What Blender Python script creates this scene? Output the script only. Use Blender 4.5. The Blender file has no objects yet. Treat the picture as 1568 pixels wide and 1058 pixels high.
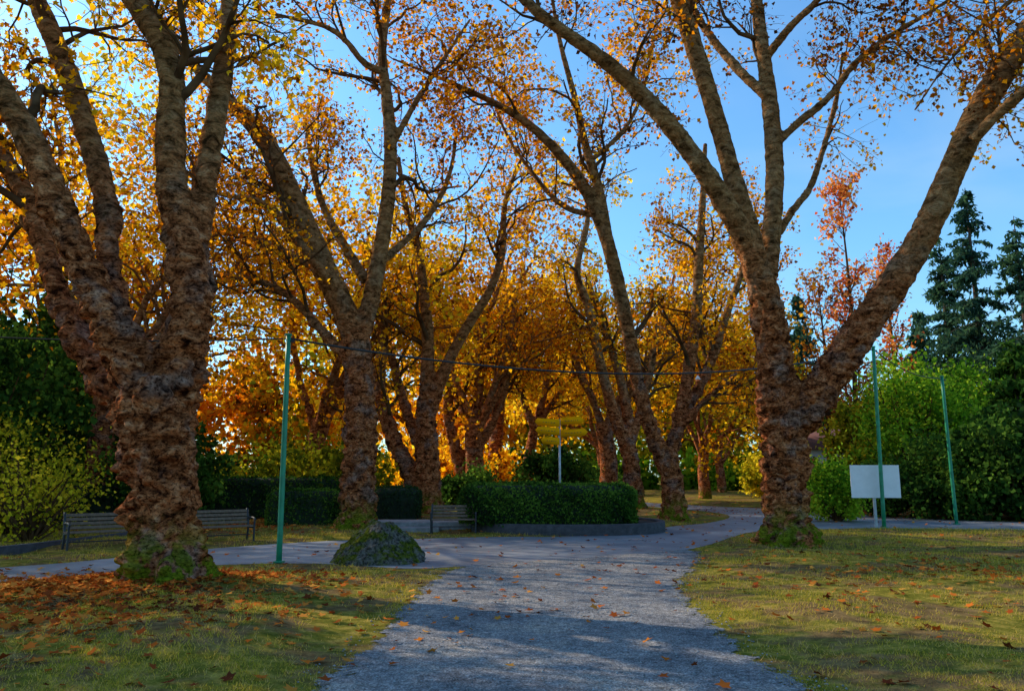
import bpy, math, random, time
import numpy as np
from mathutils import Vector, noise
rng=np.random.default_rng(11)
T0=time.time()
scene=bpy.context.scene
# ---------------------------------------------------------------- survey helpers (photo -> world metres)
F=1200.;CX=784.;CY=529.;H=1.75
PITCH=math.atan(203/F);cp,sp=math.cos(PITCH),math.sin(PITCH)
def ray(u,v):
    dx=(u-CX)/F;dy=(CY-v)/F
    return np.array([dx,cp-dy*sp,sp+dy*cp])
def W(u,v,D):
    r=ray(u,v);return np.array([r[0]*D/r[1],D,H+r[2]*D/r[1]])
def G(u,v):
    r=ray(u,v);t=-H/r[2];return np.array([r[0]*t,r[1]*t])
def PX(w,v,D): return w/F*D/ray(0,v)[1]
def nrm(a): return a/np.maximum(np.linalg.norm(a,axis=-1,keepdims=True),1e-9)

# ---------------------------------------------------------------- mesh helpers
def mk(name,V,Fs,mat,parent=None,col=None,smooth=False,attrs=None):
    me=bpy.data.meshes.new(name)
    V=np.asarray(V,np.float32)
    me.vertices.add(len(V));me.vertices.foreach_set('co',V.ravel())
    if not isinstance(Fs,list):Fs=[Fs]
    Fs=[np.asarray(f) for f in Fs]
    loops=np.concatenate([f.ravel() for f in Fs]).astype(np.int32)
    tot=np.concatenate([np.full(len(f),f.shape[1]) for f in Fs])
    st=np.concatenate([[0],np.cumsum(tot)[:-1]]).astype(np.int32)
    me.loops.add(len(loops));me.loops.foreach_set('vertex_index',loops)
    me.polygons.add(len(tot));me.polygons.foreach_set('loop_start',st)
    if smooth: me.polygons.foreach_set('use_smooth',np.ones(len(tot),bool))
    me.update(calc_edges=True)
    if col is not None:
        a=me.attributes.new('Col','FLOAT_COLOR','POINT')
        c=np.ones((len(V),4),np.float32);c[:,:3]=col;a.data.foreach_set('color',c.ravel())
    if attrs:
        for k,x in attrs.items():
            a=me.attributes.new(k,'FLOAT','POINT');a.data.foreach_set('value',np.asarray(x,np.float32))
    me.materials.append(mat)
    ob=bpy.data.objects.new(name,me);scene.collection.objects.link(ob)
    if parent: ob.parent=parent
    return ob
def empty(name):
    e=bpy.data.objects.new(name,None);scene.collection.objects.link(e);e.empty_display_size=.3;return e
def tubes(C,R,S):
    C=np.asarray(C,float);R=np.asarray(R,float)
    N,P,_=C.shape
    T=nrm(np.gradient(C,axis=1))
    ax=np.abs(T).max(1).argmin(1);ref=np.eye(3)[ax]
    U=nrm(np.cross(np.broadcast_to(ref[:,None],T.shape),T));Vv=np.cross(T,U)
    a=np.arange(S)/S*2*np.pi
    V=C[:,:,None]+R[:,:,None,None]*(np.cos(a)[None,None,:,None]*U[:,:,None]+np.sin(a)[None,None,:,None]*Vv[:,:,None])
    idx=np.arange(N*P*S).reshape(N,P,S)
    q=np.stack([idx[:,:-1],np.roll(idx[:,:-1],-1,2),np.roll(idx[:,1:],-1,2),idx[:,1:]],-1).reshape(-1,4)
    return V.reshape(-1,3),q
def chaikin(p,n=2,closed=False):
    p=np.asarray(p,float)
    for _ in range(n):
        if closed:
            q=np.roll(p,-1,0);p=np.stack([p*.75+q*.25,p*.25+q*.75],1).reshape(-1,p.shape[1])
        else:
            a=p[:-1]*.75+p[1:]*.25;b=p[:-1]*.25+p[1:]*.75
            p=np.concatenate([p[:1],np.stack([a,b],1).reshape(-1,p.shape[1]),p[-1:]])
    return p
def resamp(p,P):
    p=chaikin(p,2);d=np.r_[0,np.cumsum(np.linalg.norm(np.diff(p[:,:3],axis=0),axis=1))]
    t=np.linspace(0,d[-1],P);return np.stack([np.interp(t,d,p[:,k]) for k in range(p.shape[1])],1)
def grow(C,R,m,tmin,L,mix,P,rr,rend=.3,wander=.22,up=.05,tmax=1.,zmin=None):
    N,Pp,_=C.shape;i=np.repeat(np.arange(N),m);n=len(i)
    t=tmin+(tmax-tmin)*rng.random(n);x=t*(Pp-1);k=np.minimum(x.astype(int),Pp-2);f=(x-k)[:,None]
    p=C[i,k]*(1-f)+C[i,k+1]*f;r=R[i,k]*(1-f[:,0])+R[i,k+1]*f[:,0]
    T=nrm(C[i,k+1]-C[i,k]);d=rng.normal(size=(n,3));d-=.7*(d*T).sum(1,keepdims=True)*T;d=nrm(d)
    D=nrm(mix[0]*T+mix[1]*d+np.array([0,0,mix[2]]))
    ln=(L[0]+(L[1]-L[0])*rng.random(n))*(1.25-.6*t)
    pts=[p]
    for j in range(1,P):
        D=nrm(D+wander*rng.normal(size=(n,3))+np.array([0,0,up]));p=p+D*(ln/(P-1))[:,None];pts.append(p)
    C2=np.stack(pts,1);R2=np.minimum(r*rr,ln*.03)[:,None]*np.linspace(1,rend,P)[None]
    if zmin is not None:
        ok=C2[:,:,2].min(1)>zmin;C2,R2=C2[ok],R2[ok]
    return C2,R2
KITE=np.array([(0,0,0),(.45,.42,.12),(0,1,0),(-.45,.42,.12)],float)
NEED=np.array([(0,0,0),(.16,.3,.05),(0,1,0),(-.16,.3,.05)],float)
STAR=np.array([(0,0,0),(.42,-.08,.08),(.34,.22,.03),(.62,.5,.14),(.22,.58,.02),(0,1,-.05),(-.22,.58,.02),(-.62,.5,.14),(-.34,.22,.03),(-.42,-.08,.08)],float)
def wav(P,s,ph=0):
    x,y,z=(P*s).T
    return (np.sin(x*1.3+y*.7+ph)+np.sin(y*1.7-z*1.1+ph*2)+np.sin(z*1.9+x*.8+ph*3)+np.sin(x*2.9+z*2.3+y))/4
def pick(pal,w):
    pal=np.asarray(pal);w=np.clip(w,0,.9999)*(len(pal)-1);k=w.astype(int);f=(w-k)[:,None]
    return pal[k]*(1-f)+pal[k+1]*f
def leafgeo(P,size,tmpl,down=.5,flat=None):
    n=len(P);s=size*(.55+.8*rng.random(n))
    if flat is None:
        A=nrm(rng.normal(size=(n,3))+np.array([0,0,-down]));B=nrm(np.cross(A,rng.normal(size=(n,3))))
    else:
        a=rng.random(n)*6.283;A=nrm(np.stack([np.cos(a),np.sin(a),flat*rng.normal(size=n)],1))
        up=nrm(np.stack([flat*rng.normal(size=n),flat*rng.normal(size=n),np.ones(n)],1));B=nrm(np.cross(A,up))
    Nn=np.cross(B,A)
    t=tmpl
    V=P[:,None]+s[:,None,None]*(t[None,:,0:1]*B[:,None]+t[None,:,1:2]*A[:,None]+t[None,:,2:3]*Nn[:,None]*(1.5 if flat is None else .8))
    k=len(t);return V.reshape(-1,3),np.arange(n*k).reshape(n,k),k
def leaves(name,P,size,pal,parent,tmpl=KITE,scale=.6,down=.5,mat=None,flat=None,bias=0.):
    V,Fq,k=leafgeo(P,size,tmpl,down,flat)
    w=.5+bias+.45*wav(P,scale,rng.random()*6)+.25*rng.normal(size=len(P))
    c=pick(pal,w)*(.7+.5*rng.random((len(P),1)))
    return mk(name,V,Fq,mat or M['leaf'],parent,col=np.repeat(c,k,0))

# ---------------------------------------------------------------- materials
M={}
class NT:
    def __init__(s,name):
        s.m=bpy.data.materials.new(name);s.m.use_nodes=True;s.t=s.m.node_tree;s.t.nodes.clear()
        s.out=s.n('ShaderNodeOutputMaterial')
    def n(s,ty,**kw):
        x=s.t.nodes.new(ty)
        for k,v in kw.items():setattr(x,k,v)
        return x
    def l(s,a,b):s.t.links.new(a,b)
    def pos(s,scale=(1,1,1)):
        g=s.n('ShaderNodeNewGeometry');m=s.n('ShaderNodeMapping');m.inputs['Scale'].default_value=scale
        s.l(g.outputs['Position'],m.inputs['Vector']);return m.outputs[0]
    def noise(s,vec,sc,det=4,rough=.6,dist=0.):
        x=s.n('ShaderNodeTexNoise');x.inputs['Scale'].default_value=sc;x.inputs['Detail'].default_value=det;x.inputs['Roughness'].default_value=rough
        x.inputs['Distortion'].default_value=dist
        s.l(vec,x.inputs['Vector']);return x.outputs['Fac']
    def ramp(s,fac,st):
        r=s.n('ShaderNodeValToRGB');e=r.color_ramp.elements
        while len(e)<len(st):e.new(.5)
        for q,(p,c) in zip(e,st):q.position=p;q.color=(*c,1) if hasattr(c,'__len__') else (c,c,c,1)
        s.l(fac,r.inputs[0]);return r.outputs[0]
    def mix(s,fac,a,b,bt='MIX'):
        x=s.n('ShaderNodeMix',data_type='RGBA',blend_type=bt)
        for k,v in ((0,fac),(6,a),(7,b)):
            if hasattr(v,'is_linked'):s.l(v,x.inputs[k])
            elif k==0:x.inputs[0].default_value=v
            else:x.inputs[k].default_value=(*v,1)
        return x.outputs[2]
    def math(s,op,a,b=0.,clamp=False):
        x=s.n('ShaderNodeMath',operation=op,use_clamp=clamp)
        for k,v in ((0,a),(1,b)):
            if hasattr(v,'is_linked'):s.l(v,x.inputs[k])
            else:x.inputs[k].default_value=v
        return x.outputs[0]
    def mr(s,v,a,b,c=0.,d=1.):
        x=s.n('ShaderNodeMapRange');x.interpolation_type='SMOOTHSTEP'
        s.l(v,x.inputs[0])
        for k,q in zip((1,2,3,4),(a,b,c,d)):x.inputs[k].default_value=q
        return x.outputs[0]
    def z(s):
        g=s.n('ShaderNodeNewGeometry');x=s.n('ShaderNodeSeparateXYZ');s.l(g.outputs['Position'],x.inputs[0]);return x.outputs[2]
    def pr(s,col,rough=.8,bump=None,bs=.5,bd=.02,metal=0,spec=.3):
        p=s.n('ShaderNodeBsdfPrincipled')
        if hasattr(col,'is_linked'):s.l(col,p.inputs['Base Color'])
        else:p.inputs['Base Color'].default_value=(*col,1)
        if hasattr(rough,'is_linked'):s.l(rough,p.inputs['Roughness'])
        else:p.inputs['Roughness'].default_value=rough
        p.inputs['Metallic'].default_value=metal;p.inputs['Specular IOR Level'].default_value=spec
        if bump is not None:
            b=s.n('ShaderNodeBump');b.inputs['Strength'].default_value=bs;b.inputs['Distance'].default_value=bd
            s.l(bump,b.inputs['Height']);s.l(b.outputs[0],p.inputs['Normal'])
        return p.outputs[0]
    def df(s,col,bump=None,bs=.5,bd=.02):
        p=s.n('ShaderNodeBsdfDiffuse');s.l(col,p.inputs[0])
        if bump is not None:
            b=s.n('ShaderNodeBump');b.inputs['Strength'].default_value=bs;b.inputs['Distance'].default_value=bd
            s.l(bump,b.inputs['Height']);s.l(b.outputs[0],p.inputs['Normal'])
        return p.outputs[0]
    def done(s,sh):s.l(sh,s.out.inputs[0]);return s.m
def m_leaf(name,tr=.5,k=(1.3,1.25,1.1)):
    t=NT(name);a=t.n('ShaderNodeAttribute');a.attribute_name='Col'
    p=t.df(a.outputs['Color'])
    tl=t.n('ShaderNodeBsdfTranslucent');c=t.mix(1.,a.outputs['Color'],k,'MULTIPLY');t.l(c,tl.inputs[0])
    ms=t.n('ShaderNodeMixShader');ms.inputs[0].default_value=tr;t.l(p,ms.inputs[1]);t.l(tl.outputs[0],ms.inputs[2])
    return t.done(ms.outputs[0])
M['leaf']=m_leaf('autumn_leaf',.55,(1.3,1.24,.8));M['green']=m_leaf('green_leaf',.38,(1.4,1.4,1.));M['dry']=m_leaf('fallen_leaf',.12)
def m_bark(name,moss=True):
    t=NT(name);v=t.pos((1,1,1.7));v1=t.pos()
    n1=t.noise(v,3.6,6,.72,.6);n2=t.noise(v1,1.3,3);n3=t.noise(v,15,4,.75,.3)
    c=t.ramp(n1,[(.36,(.028,.009,.005)),(.45,(.23,.068,.024)),(.54,(.52,.175,.065)),(.67,(.70,.34,.165))])
    g=t.ramp(n1,[(.36,(.035,.018,.014)),(.47,(.25,.125,.085)),(.65,(.50,.30,.22))])
    c=t.mix(t.mr(n2,.50,.66),c,g)
    c=t.mix(1.,c,t.ramp(n3,[(.38,(.13,.08,.06)),(.49,(.85,.80,.78)),(.65,(1.3,1.15,1.0))]),'MULTIPLY')
    lim=t.ramp(n1,[(.36,(.075,.036,.012)),(.48,(.24,.13,.048)),(.64,(.43,.26,.105))])
    c=t.mix(t.mr(t.math('ADD',t.z(),t.math('MULTIPLY',n2,3.)),6.5,11,0,.7),c,lim)
    if moss:
        mm=t.math('MULTIPLY',t.mr(t.z(),.15,1.3,1,0),t.mr(t.noise(v1,3.5,4),.42,.52))
        mc=t.ramp(n3,[(.35,(.028,.038,.004)),(.65,(.24,.27,.012))])
        c=t.mix(mm,c,mc)
    h=t.math('ADD',n1,t.math('MULTIPLY',n3,.4))
    return t.done(t.df(c,h,1.,.10))
M['bark']=m_bark('plane_bark')
t=NT('twig_bark');M['twig']=t.done(t.df(t.ramp(t.noise(t.pos(),3,2),[(.3,(.045,.022,.01)),(.7,(.15,.08,.038))])))
t=NT('ground');v=t.pos()
n1=t.noise(v,.7,4,.65);n2=t.noise(v,4,6,.75);n3=t.noise(v,45,2,.7)
c=t.ramp(n2,[(.3,(.08,.09,.012)),(.48,(.21,.18,.026)),(.62,(.42,.30,.06))])
c=t.mix(t.mr(n1,.45,.58,0,.92),c,t.ramp(n2,[(.3,(.085,.048,.025)),(.65,(.31,.19,.08))]))
c=t.mix(.6,c,t.ramp(n3,[(.3,.35),(.7,1.1)]),'MULTIPLY')
M['ground']=t.done(t.df(c,n3,.7,.03))
def edge_alpha(t,sh,amp=.9):
    a=t.n('ShaderNodeAttribute');a.attribute_name='edge';v=t.pos()
    e=t.math('ADD',a.outputs['Fac'],t.math('MULTIPLY',t.math('SUBTRACT',t.noise(v,2.2,7,.82),.5),amp))
    k=t.math('LESS_THAN',e,0.)
    tr=t.n('ShaderNodeBsdfTransparent');ms=t.n('ShaderNodeMixShader');t.l(k,ms.inputs[0]);t.l(tr.outputs[0],ms.inputs[1]);t.l(sh,ms.inputs[2])
    return ms.outputs[0]
t=NT('gravel');v=t.pos();vo=t.n('ShaderNodeTexVoronoi');vo.inputs['Scale'].default_value=70;t.l(v,vo.inputs['Vector'])
bw=t.n('ShaderNodeRGBToBW');t.l(vo.outputs['Color'],bw.inputs[0])
c=t.ramp(bw.outputs[0],[(.1,(.145,.135,.13)),(.5,(.255,.24,.235)),(.9,(.46,.44,.43))])
n1=t.noise(v,.8,6,.75)
c=t.mix(.85,c,t.ramp(n1,[(.34,(.5,.5,.53)),(.5,(.9,.9,.9)),(.64,(1.35,1.22,1.05))]),'MULTIPLY')
c=t.mix(.7,c,t.ramp(t.noise(v,9,5,.8),[(.37,.35),(.6,1.15)]),'MULTIPLY')
M['gravel']=t.done(edge_alpha(t,t.df(c,vo.outputs['Distance'],.6,-.015),1.3))
t=NT('asphalt');v=t.pos();n1=t.noise(v,.5,5,.65);n2=t.noise(v,70,2,.8)
c=t.ramp(n1,[(.35,(.13,.135,.15)),(.65,(.27,.275,.29))]);c=t.mix(.6,c,t.ramp(n2,[(.3,.5),(.7,1.3)]),'MULTIPLY')
M['asphalt']=t.done(edge_alpha(t,t.pr(c,.5,n2,.3,.01,spec=.5),.3))
t=NT('rock');v=t.pos();n1=t.noise(v,3,6,.7);n2=t.noise(v,16,5,.75)
c=t.ramp(n2,[(.38,(.025,.022,.02)),(.6,(.22,.19,.16))]);geo=t.n('ShaderNodeNewGeometry');sx=t.n('ShaderNodeSeparateXYZ');t.l(geo.outputs['Normal'],sx.inputs[0])
mm=t.math('MULTIPLY',t.mr(n1,.42,.56),t.mr(sx.outputs[2],-.1,.5))
c=t.mix(mm,c,t.ramp(n2,[(.38,(.018,.03,.004)),(.62,(.15,.16,.018))]))
M['rock']=t.done(t.df(c,t.math('ADD',n1,n2),1.,.08))
def plain(name,c,rough=.6,var=.25,sc=8,metal=0,bump=.2,spec=.4):
    t=NT(name);v=t.pos();n=t.noise(v,sc,4,.65)
    lo=tuple(x*(1-var) for x in c);hi=tuple(x*(1+var) for x in c)
    M[name]=t.done(t.pr(t.ramp(n,[(.3,lo),(.7,hi)]),rough,n,bump,.01,metal,spec))
plain('green_paint',(.012,.22,.11),.4,.25,6);plain('white_panel',(.80,.77,.77),.45,.06,3,bump=.03);plain('grey_metal',(.45,.46,.48),.45,.2,10,.4)
plain('yellow_sign',(.98,.38,.002),.7,.02,6,spec=.03);plain('sign_text',(.05,.04,.02),.6,.1);plain('bench_wood',(.15,.09,.055),.7,.45,14)
plain('iron',(.025,.025,.028),.5,.2);plain('concrete',(.25,.24,.235),.9,.35,5,bump=.6);plain('dark_wall',(.055,.048,.05),.9,.4,6,bump=.6)
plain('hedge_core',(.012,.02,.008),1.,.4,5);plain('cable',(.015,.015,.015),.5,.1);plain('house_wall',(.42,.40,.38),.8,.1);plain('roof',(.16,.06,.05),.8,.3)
plain('glass',(.05,.07,.1),.15,.1,spec=.8);plain('soil',(.04,.028,.018),1.,.4,8,bump=.8)
plain('conifer_bark',(.07,.045,.03),.9,.3)

# ---------------------------------------------------------------- palettes (linear)
GOLD=[(.18,.05,.006),(.52,.165,.006),(.82,.35,.008),(.94,.50,.010),(.95,.60,.016),(.95,.70,.04)]
ORNG=[(.08,.022,.006),(.32,.085,.008),(.68,.215,.008),(.88,.37,.010),(.93,.51,.016)]
RUST=[(.08,.025,.01),(.22,.06,.012),(.42,.12,.015),(.58,.22,.02),(.65,.34,.03)]
YGRN=[(.08,.10,.010),(.26,.26,.015),(.54,.46,.02),(.80,.60,.04)]
GREEN=[(.014,.035,.009),(.036,.085,.014),(.085,.165,.022),(.16,.27,.035)]
LIME=[(.03,.075,.010),(.085,.20,.012),(.20,.36,.018),(.46,.56,.035)]
DKGR=[(.008,.018,.008),(.020,.042,.016),(.045,.085,.028)]
FIR=[(.015,.04,.03),(.035,.085,.055),(.09,.16,.08)]
RED=[(.30,.035,.015),(.60,.10,.03),(.80,.25,.06),(.85,.42,.12)]
FALL=[(.13,.03,.012),(.38,.075,.015),(.60,.15,.02),(.65,.28,.05)]

# ---------------------------------------------------------------- ground masks
def sdist(P,poly):
    x,y=P[:,0],P[:,1];d=np.full(len(P),1e9);ins=np.zeros(len(P),bool);q=np.roll(poly,-1,0)
    for (ax,ay),(bx,by) in zip(poly,q):
        ex,ey=bx-ax,by-ay;L=ex*ex+ey*ey+1e-12
        tt=np.clip(((x-ax)*ex+(y-ay)*ey)/L,0,1);d=np.minimum(d,(x-ax-tt*ex)**2+(y-ay-tt*ey)**2)
        if ay!=by:
            c=(ay>y)!=(by>y);ins^=c&(x<(bx-ax)*(y-ay)/(by-ay)+ax)
    d=np.sqrt(d);return np.where(ins,-d,d)
gp=lambda L:[tuple(G(*p)) for p in L]
ROAD=chaikin(gp([(-300,912),(18,891),(180,875),(300,866),(427,862),(530,864),(620,872),(700,868),(800,862),(900,857),(1000,848),(1072,839),(1115,824),(1150,813),(1230,811),(1340,808),(1550,811),(1900,818)])
   +gp([(1900,801),(1550,800),(1400,793),(1290,786),(1180,779),(1090,775),(1000,770),(900,764),(890,767),(1000,776),(1055,780),(1110,786),(1122,793),(1080,802),(1020,806),(1005,814),(960,818),(850,822),(735,822),(600,826),(520,827),(400,834),(300,842),(200,852),(60,866),(-300,886)]),2,True)
GRAV=chaikin([(-2.6,-8),(-2.3,0),(-1.95,4)]+gp([(515,1040),(600,960),(650,900),(690,872),(745,863),(860,857),(1000,846),(1062,841),(1075,850),(1055,872),(1035,892),(1050,925),(1105,975),(1190,1040)])+[(3.2,4),(4.2,0),(4.6,-8)],2,True)
def rd(P): return np.minimum(sdist(P,ROAD),sdist(P,GRAV))
def hgt(P,r=None):
    if r is None:r=rd(P)
    k=np.clip((r-.15)/1.6,0,1);k=k*k*(3-2*k)
    x,y=P[:,0],P[:,1]
    n=.05*np.sin(x*.9+y*.5)+.04*np.sin(y*1.3-x*.4+1)+.02*np.sin(x*2.7+1.)*np.sin(y*2.9)
    far=np.clip((y-45)/60,0,1)*.8
    return k*(n+.07)+far*k
def axis(a,b,st,far,g=1.18):
    c=list(np.arange(a,b,st));s=st
    while c[-1]<far:s*=g;c.append(c[-1]+s)
    s=st;lo=[]
    x=a
    while x>-far:s*=g;x-=s;lo.append(x)
    return np.array(lo[::-1]+c)
xs=axis(-26,26,.3,1800);ys=axis(0,46,.3,1800)
X,Y=np.meshgrid(xs,ys,indexing='ij');P2=np.stack([X.ravel(),Y.ravel()],1)
Z=hgt(P2)
idx=np.arange(len(P2)).reshape(X.shape)
q=np.stack([idx[:-1,:-1],idx[1:,:-1],idx[1:,1:],idx[:-1,1:]],-1).reshape(-1,4)
mk('ground',np.c_[P2,Z],q,M['ground'],smooth=True)
def sheet(name,poly,mat,z,st,x0,x1,y0,y1):
    xs=np.arange(x0,x1,st);ys=np.arange(y0,y1,st);X,Y=np.meshgrid(xs,ys,indexing='ij');P=np.stack([X.ravel(),Y.ravel()],1)
    d=sdist(P,poly);idx=np.arange(len(P)).reshape(X.shape)
    q=np.stack([idx[:-1,:-1],idx[1:,:-1],idx[1:,1:],idx[:-1,1:]],-1).reshape(-1,4)
    q=q[d[q].min(1)<.6]
    use=np.unique(q);mp=np.zeros(len(P),int);mp[use]=np.arange(len(use))
    zz=np.maximum(hgt(P[use],rd(P[use])),0)+z
    return mk(name,np.c_[P[use],zz],mp[q],mat,attrs={'edge':d[use]})
sheet('asphalt_road',ROAD,M['asphalt'],.006,.2,-34,36,9,60)
sheet('gravel_path',GRAV,M['gravel'],.012,.12,-5,6,-8,22)

# ---------------------------------------------------------------- hero plane trees
def limb(pts,D0,D1,P=28):
    pts=np.array(pts,float);n=len(pts);d=np.linspace(D0,D1,n)
    q=np.array([[*W(u,v,dd),PX(w,v,dd)/2*.9] for (u,v,w),dd in zip(pts,d)])
    q=resamp(q,P);return q[:,:3],q[:,3]
def hero(name,limbs,voxel,amp,lv,leafspec,flare=1.,nl=None,sprout=None):
    e=empty(name)
    L=[limb(*l) for l in limbs]
    big=[(c,r) for c,r in L if r.max()>voxel*1.6]
    Vs=[];Q=[];o=0
    for c,r in big:
        C=np.concatenate([c[:1]-(c[1]-c[0])*.02,c,c[-1:]+(c[-1]-c[-2])*.02]);R=np.r_[.002,np.maximum(r,voxel*.7),.002]
        v,qd=tubes(C[None],R[None],20);Vs.append(v);Q.append(qd+o);o+=len(v)
    ob=mk('trunk',np.concatenate(Vs),np.concatenate(Q),M['bark'],e,smooth=True)
    m=ob.modifiers.new('r','REMESH');m.mode='VOXEL';m.voxel_size=voxel;m.use_smooth_shade=True
    s=ob.modifiers.new('s','SMOOTH');s.iterations=8;s.factor=.6
    dg=bpy.context.evaluated_depsgraph_get();me=bpy.data.meshes.new_from_object(ob.evaluated_get(dg))
    ob.modifiers.clear();ob.data=me
    n=len(me.vertices);co=np.empty(n*3,np.float32);me.vertices.foreach_get('co',co);co=co.reshape(-1,3)
    no=np.empty(n*3,np.float32);me.vertices.foreach_get('normal',no);no=no.reshape(-1,3)
    base=L[0][0][0]
    out=np.empty(n)
    for i in range(n):
        x,y,z=map(float,co[i])
        w=noise.noise((x*2,y*2,z*1.5))*.35
        b=abs(noise.noise((x*2.1,y*2.1,z*2.1+w)))*3.2+abs(noise.noise((x*4.6+9,y*4.6,z*5.+w*2)))*1.9-1.25
        rg=abs(noise.noise((x*5,y*5,z*13+w*6)))*1.0-.25
        k=1/(1+math.exp((z-5.)*.8))
        out[i]=amp*(b*(.12+k)+rg*(.25+.6*k)*.6)
    co=co+no*out[:,None]
    zz=np.clip(1-co[:,2]/.9,0,1);dx=co[:,:2]-base[:2];a=np.arctan2(dx[:,1],dx[:,0])
    near=(np.linalg.norm(dx,axis=1)<2.5)
    fl=1+near*zz**2*flare*(.28+.22*np.sin(a*5+base[0])+.12*np.sin(a*9+1))
    co[:,:2]=base[:2]+dx*fl[:,None]
    me.vertices.foreach_set('co',co.astype(np.float32).ravel());me.update()
    if not me.materials:me.materials.append(M['bark'])
    src=[(c,r) for c,r in L[1:]]
    C=np.stack([c for c,r in src]);R=np.stack([r for c,r in src])
    small=[i for i,(c,r) in enumerate(src) if r.max()<=voxel*1.6]
    VV=[];QQ=[];o=0
    def add(C,R,S):
        nonlocal o
        if len(C)==0:return
        v,qd=tubes(C,R,S);VV.append(v);QQ.append(qd+o);o+=len(v)
    if small:add(C[small],R[small],8)
    z0=3.2
    C1,R1=grow(C,R,lv[0][0],lv[0][1],lv[0][2],(.8,.75,.15),9,.42,.3,.24,.03,zmin=z0);add(C1,R1,6)
    C2,R2=grow(C1,R1,lv[1][0],.2,lv[1][1],(.7,.8,.05),6,.5,.3,.28,.0,zmin=z0);add(C2,R2,4)
    C3,R3=grow(C2,R2,lv[2][0],.15,lv[2][1],(.6,.8,-.05),4,.6,.4,.3,-.03,zmin=z0-.4);add(C3,np.maximum(R3,.004),3)
    mk('branches',np.concatenate(VV),np.concatenate(QQ),M['twig'],e,smooth=True)
    nl,size,pal,tm,bias=leafspec
    i=np.repeat(np.arange(len(C3)),nl);k=rng.integers(1,4,len(i))
    Pp=C3[i,k]+rng.normal(size=(len(i),3))*.12
    i2=np.repeat(np.arange(len(C2)),max(1,nl//2));Pp=np.concatenate([Pp,C2[i2,rng.integers(2,6,len(i2))]+rng.normal(size=(len(i2),3))*.14])
    ok=(np.linalg.norm(Pp-np.array([0,0,H]),axis=1)>6);Pp=Pp[ok]
    leaves('leaves',Pp,size,pal,e,tm,.55,bias=bias)
    print(name,n,len(Pp),time.time()-T0)
    return e
hero('plane_tree',[
 ([(258,905,146),(258,870,128),(252,800,110),(250,740,112),(246,690,120),(240,640,132),(238,600,128),(240,575,100)],13.3,13.3),
 ([(262,620,84),(280,560,78),(292,500,74),(294,430,70),(290,390,72),(276,340,60),(264,290,52),(260,240,49),(262,190,46),(265,130,42),(258,90,42),(242,50,44),(212,10,42),(180,-60,38),(150,-180,30),(130,-320,18)],13.3,13.6),
 ([(292,400,44),(308,340,42),(315,280,38),(324,220,37),(335,150,36),(345,90,32),(350,20,28),(356,-80,24),(380,-220,18),(400,-340,12)],13.4,15.0),
 ([(228,620,80),(205,570,78),(185,520,72),(152,460,62),(120,400,56),(95,330,54),(65,260,50),(40,205,46),(10,150,42),(-50,70,38),(-130,-60,30),(-200,-200,20)],13.3,12.0),
 ([(190,520,40),(170,450,40),(163,390,40),(166,330,40),(158,280,38),(138,220,37),(118,150,36),(95,90,34),(68,30,32),(40,-40,28),(10,-160,22),(0,-300,14)],13.5,15.5),
 ([(215,640,54),(160,590,48),(120,530,44),(92,465,40),(75,400,36),(50,320,34),(20,260,30),(-40,190,26),(-100,80,18)],13.5,16.0)],
 .026,.095,((10,.42,(2.0,4.0)),(6,(1.0,2.0)),(5,(.4,.9))),(6,.12,GOLD,STAR,-.05),1.1)
hero('plane_tree',[
 ([(1207,842,90),(1204,800,76),(1200,740,70),(1203,680,76),(1202,640,82),(1196,600,80),(1190,570,62)],21.2,21.2),
 ([(1190,620,60),(1186,560,58),(1180,500,56),(1168,440,50),(1152,390,44),(1128,340,38),(1090,280,34),(1050,222,32),(1000,162,30),(950,112,27),(900,74,24),(850,40,20),(800,0,17),(730,-70,13),(650,-150,9)],21.2,17.0),
 ([(1165,440,42),(1150,360,36),(1127,290,32),(1105,210,30),(1082,130,30),(1062,70,31),(1042,10,30),(1010,-90,24),(980,-220,16)],21.2,19),
 ([(1172,450,36),(1180,380,32),(1186,300,30),(1186,225,30),(1178,150,27),(1168,80,24),(1158,0,20),(1150,-100,15),(1140,-220,10)],21.2,23),
 ([(1215,650,64),(1240,618,64),(1268,580,62),(1302,530,57),(1345,470,54),(1386,410,50),(1420,350,46),(1450,280,44),(1480,210,44),(1515,140,46),(1560,70,42),(1620,-10,36),(1700,-130,26),(1760,-260,14)],21.2,17.5),
 ([(1184,225,14),(1225,185,14),(1270,152,13),(1300,105,12),(1345,65,10),(1420,22,8),(1500,-30,5)],22,20),
 ([(1190,360,14),(1215,320,13),(1242,290,12),(1262,225,10),(1285,140,8),(1290,80,5)],22,22.5),
 ([(1176,150,18),(1130,108,16),(1092,62,14),(1062,20,12),(1040,-60,8)],22,24),
 ([(1172,90,16),(1210,40,14),(1255,0,11),(1310,-70,7)],22.3,20),
 ([(1490,215,20),(1530,172,18),(1580,130,15),(1640,60,10)],18.4,17),
 ([(1700,-130,14),(1600,-40,10),(1500,40,8),(1440,110,6),(1400,170,4)],18,20)],
 .033,.1,((7,.46,(1.6,3.2)),(6,(.9,1.8)),(5,(.4,.9))),(4,.125,ORNG,KITE,-.1),1.0)
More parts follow.
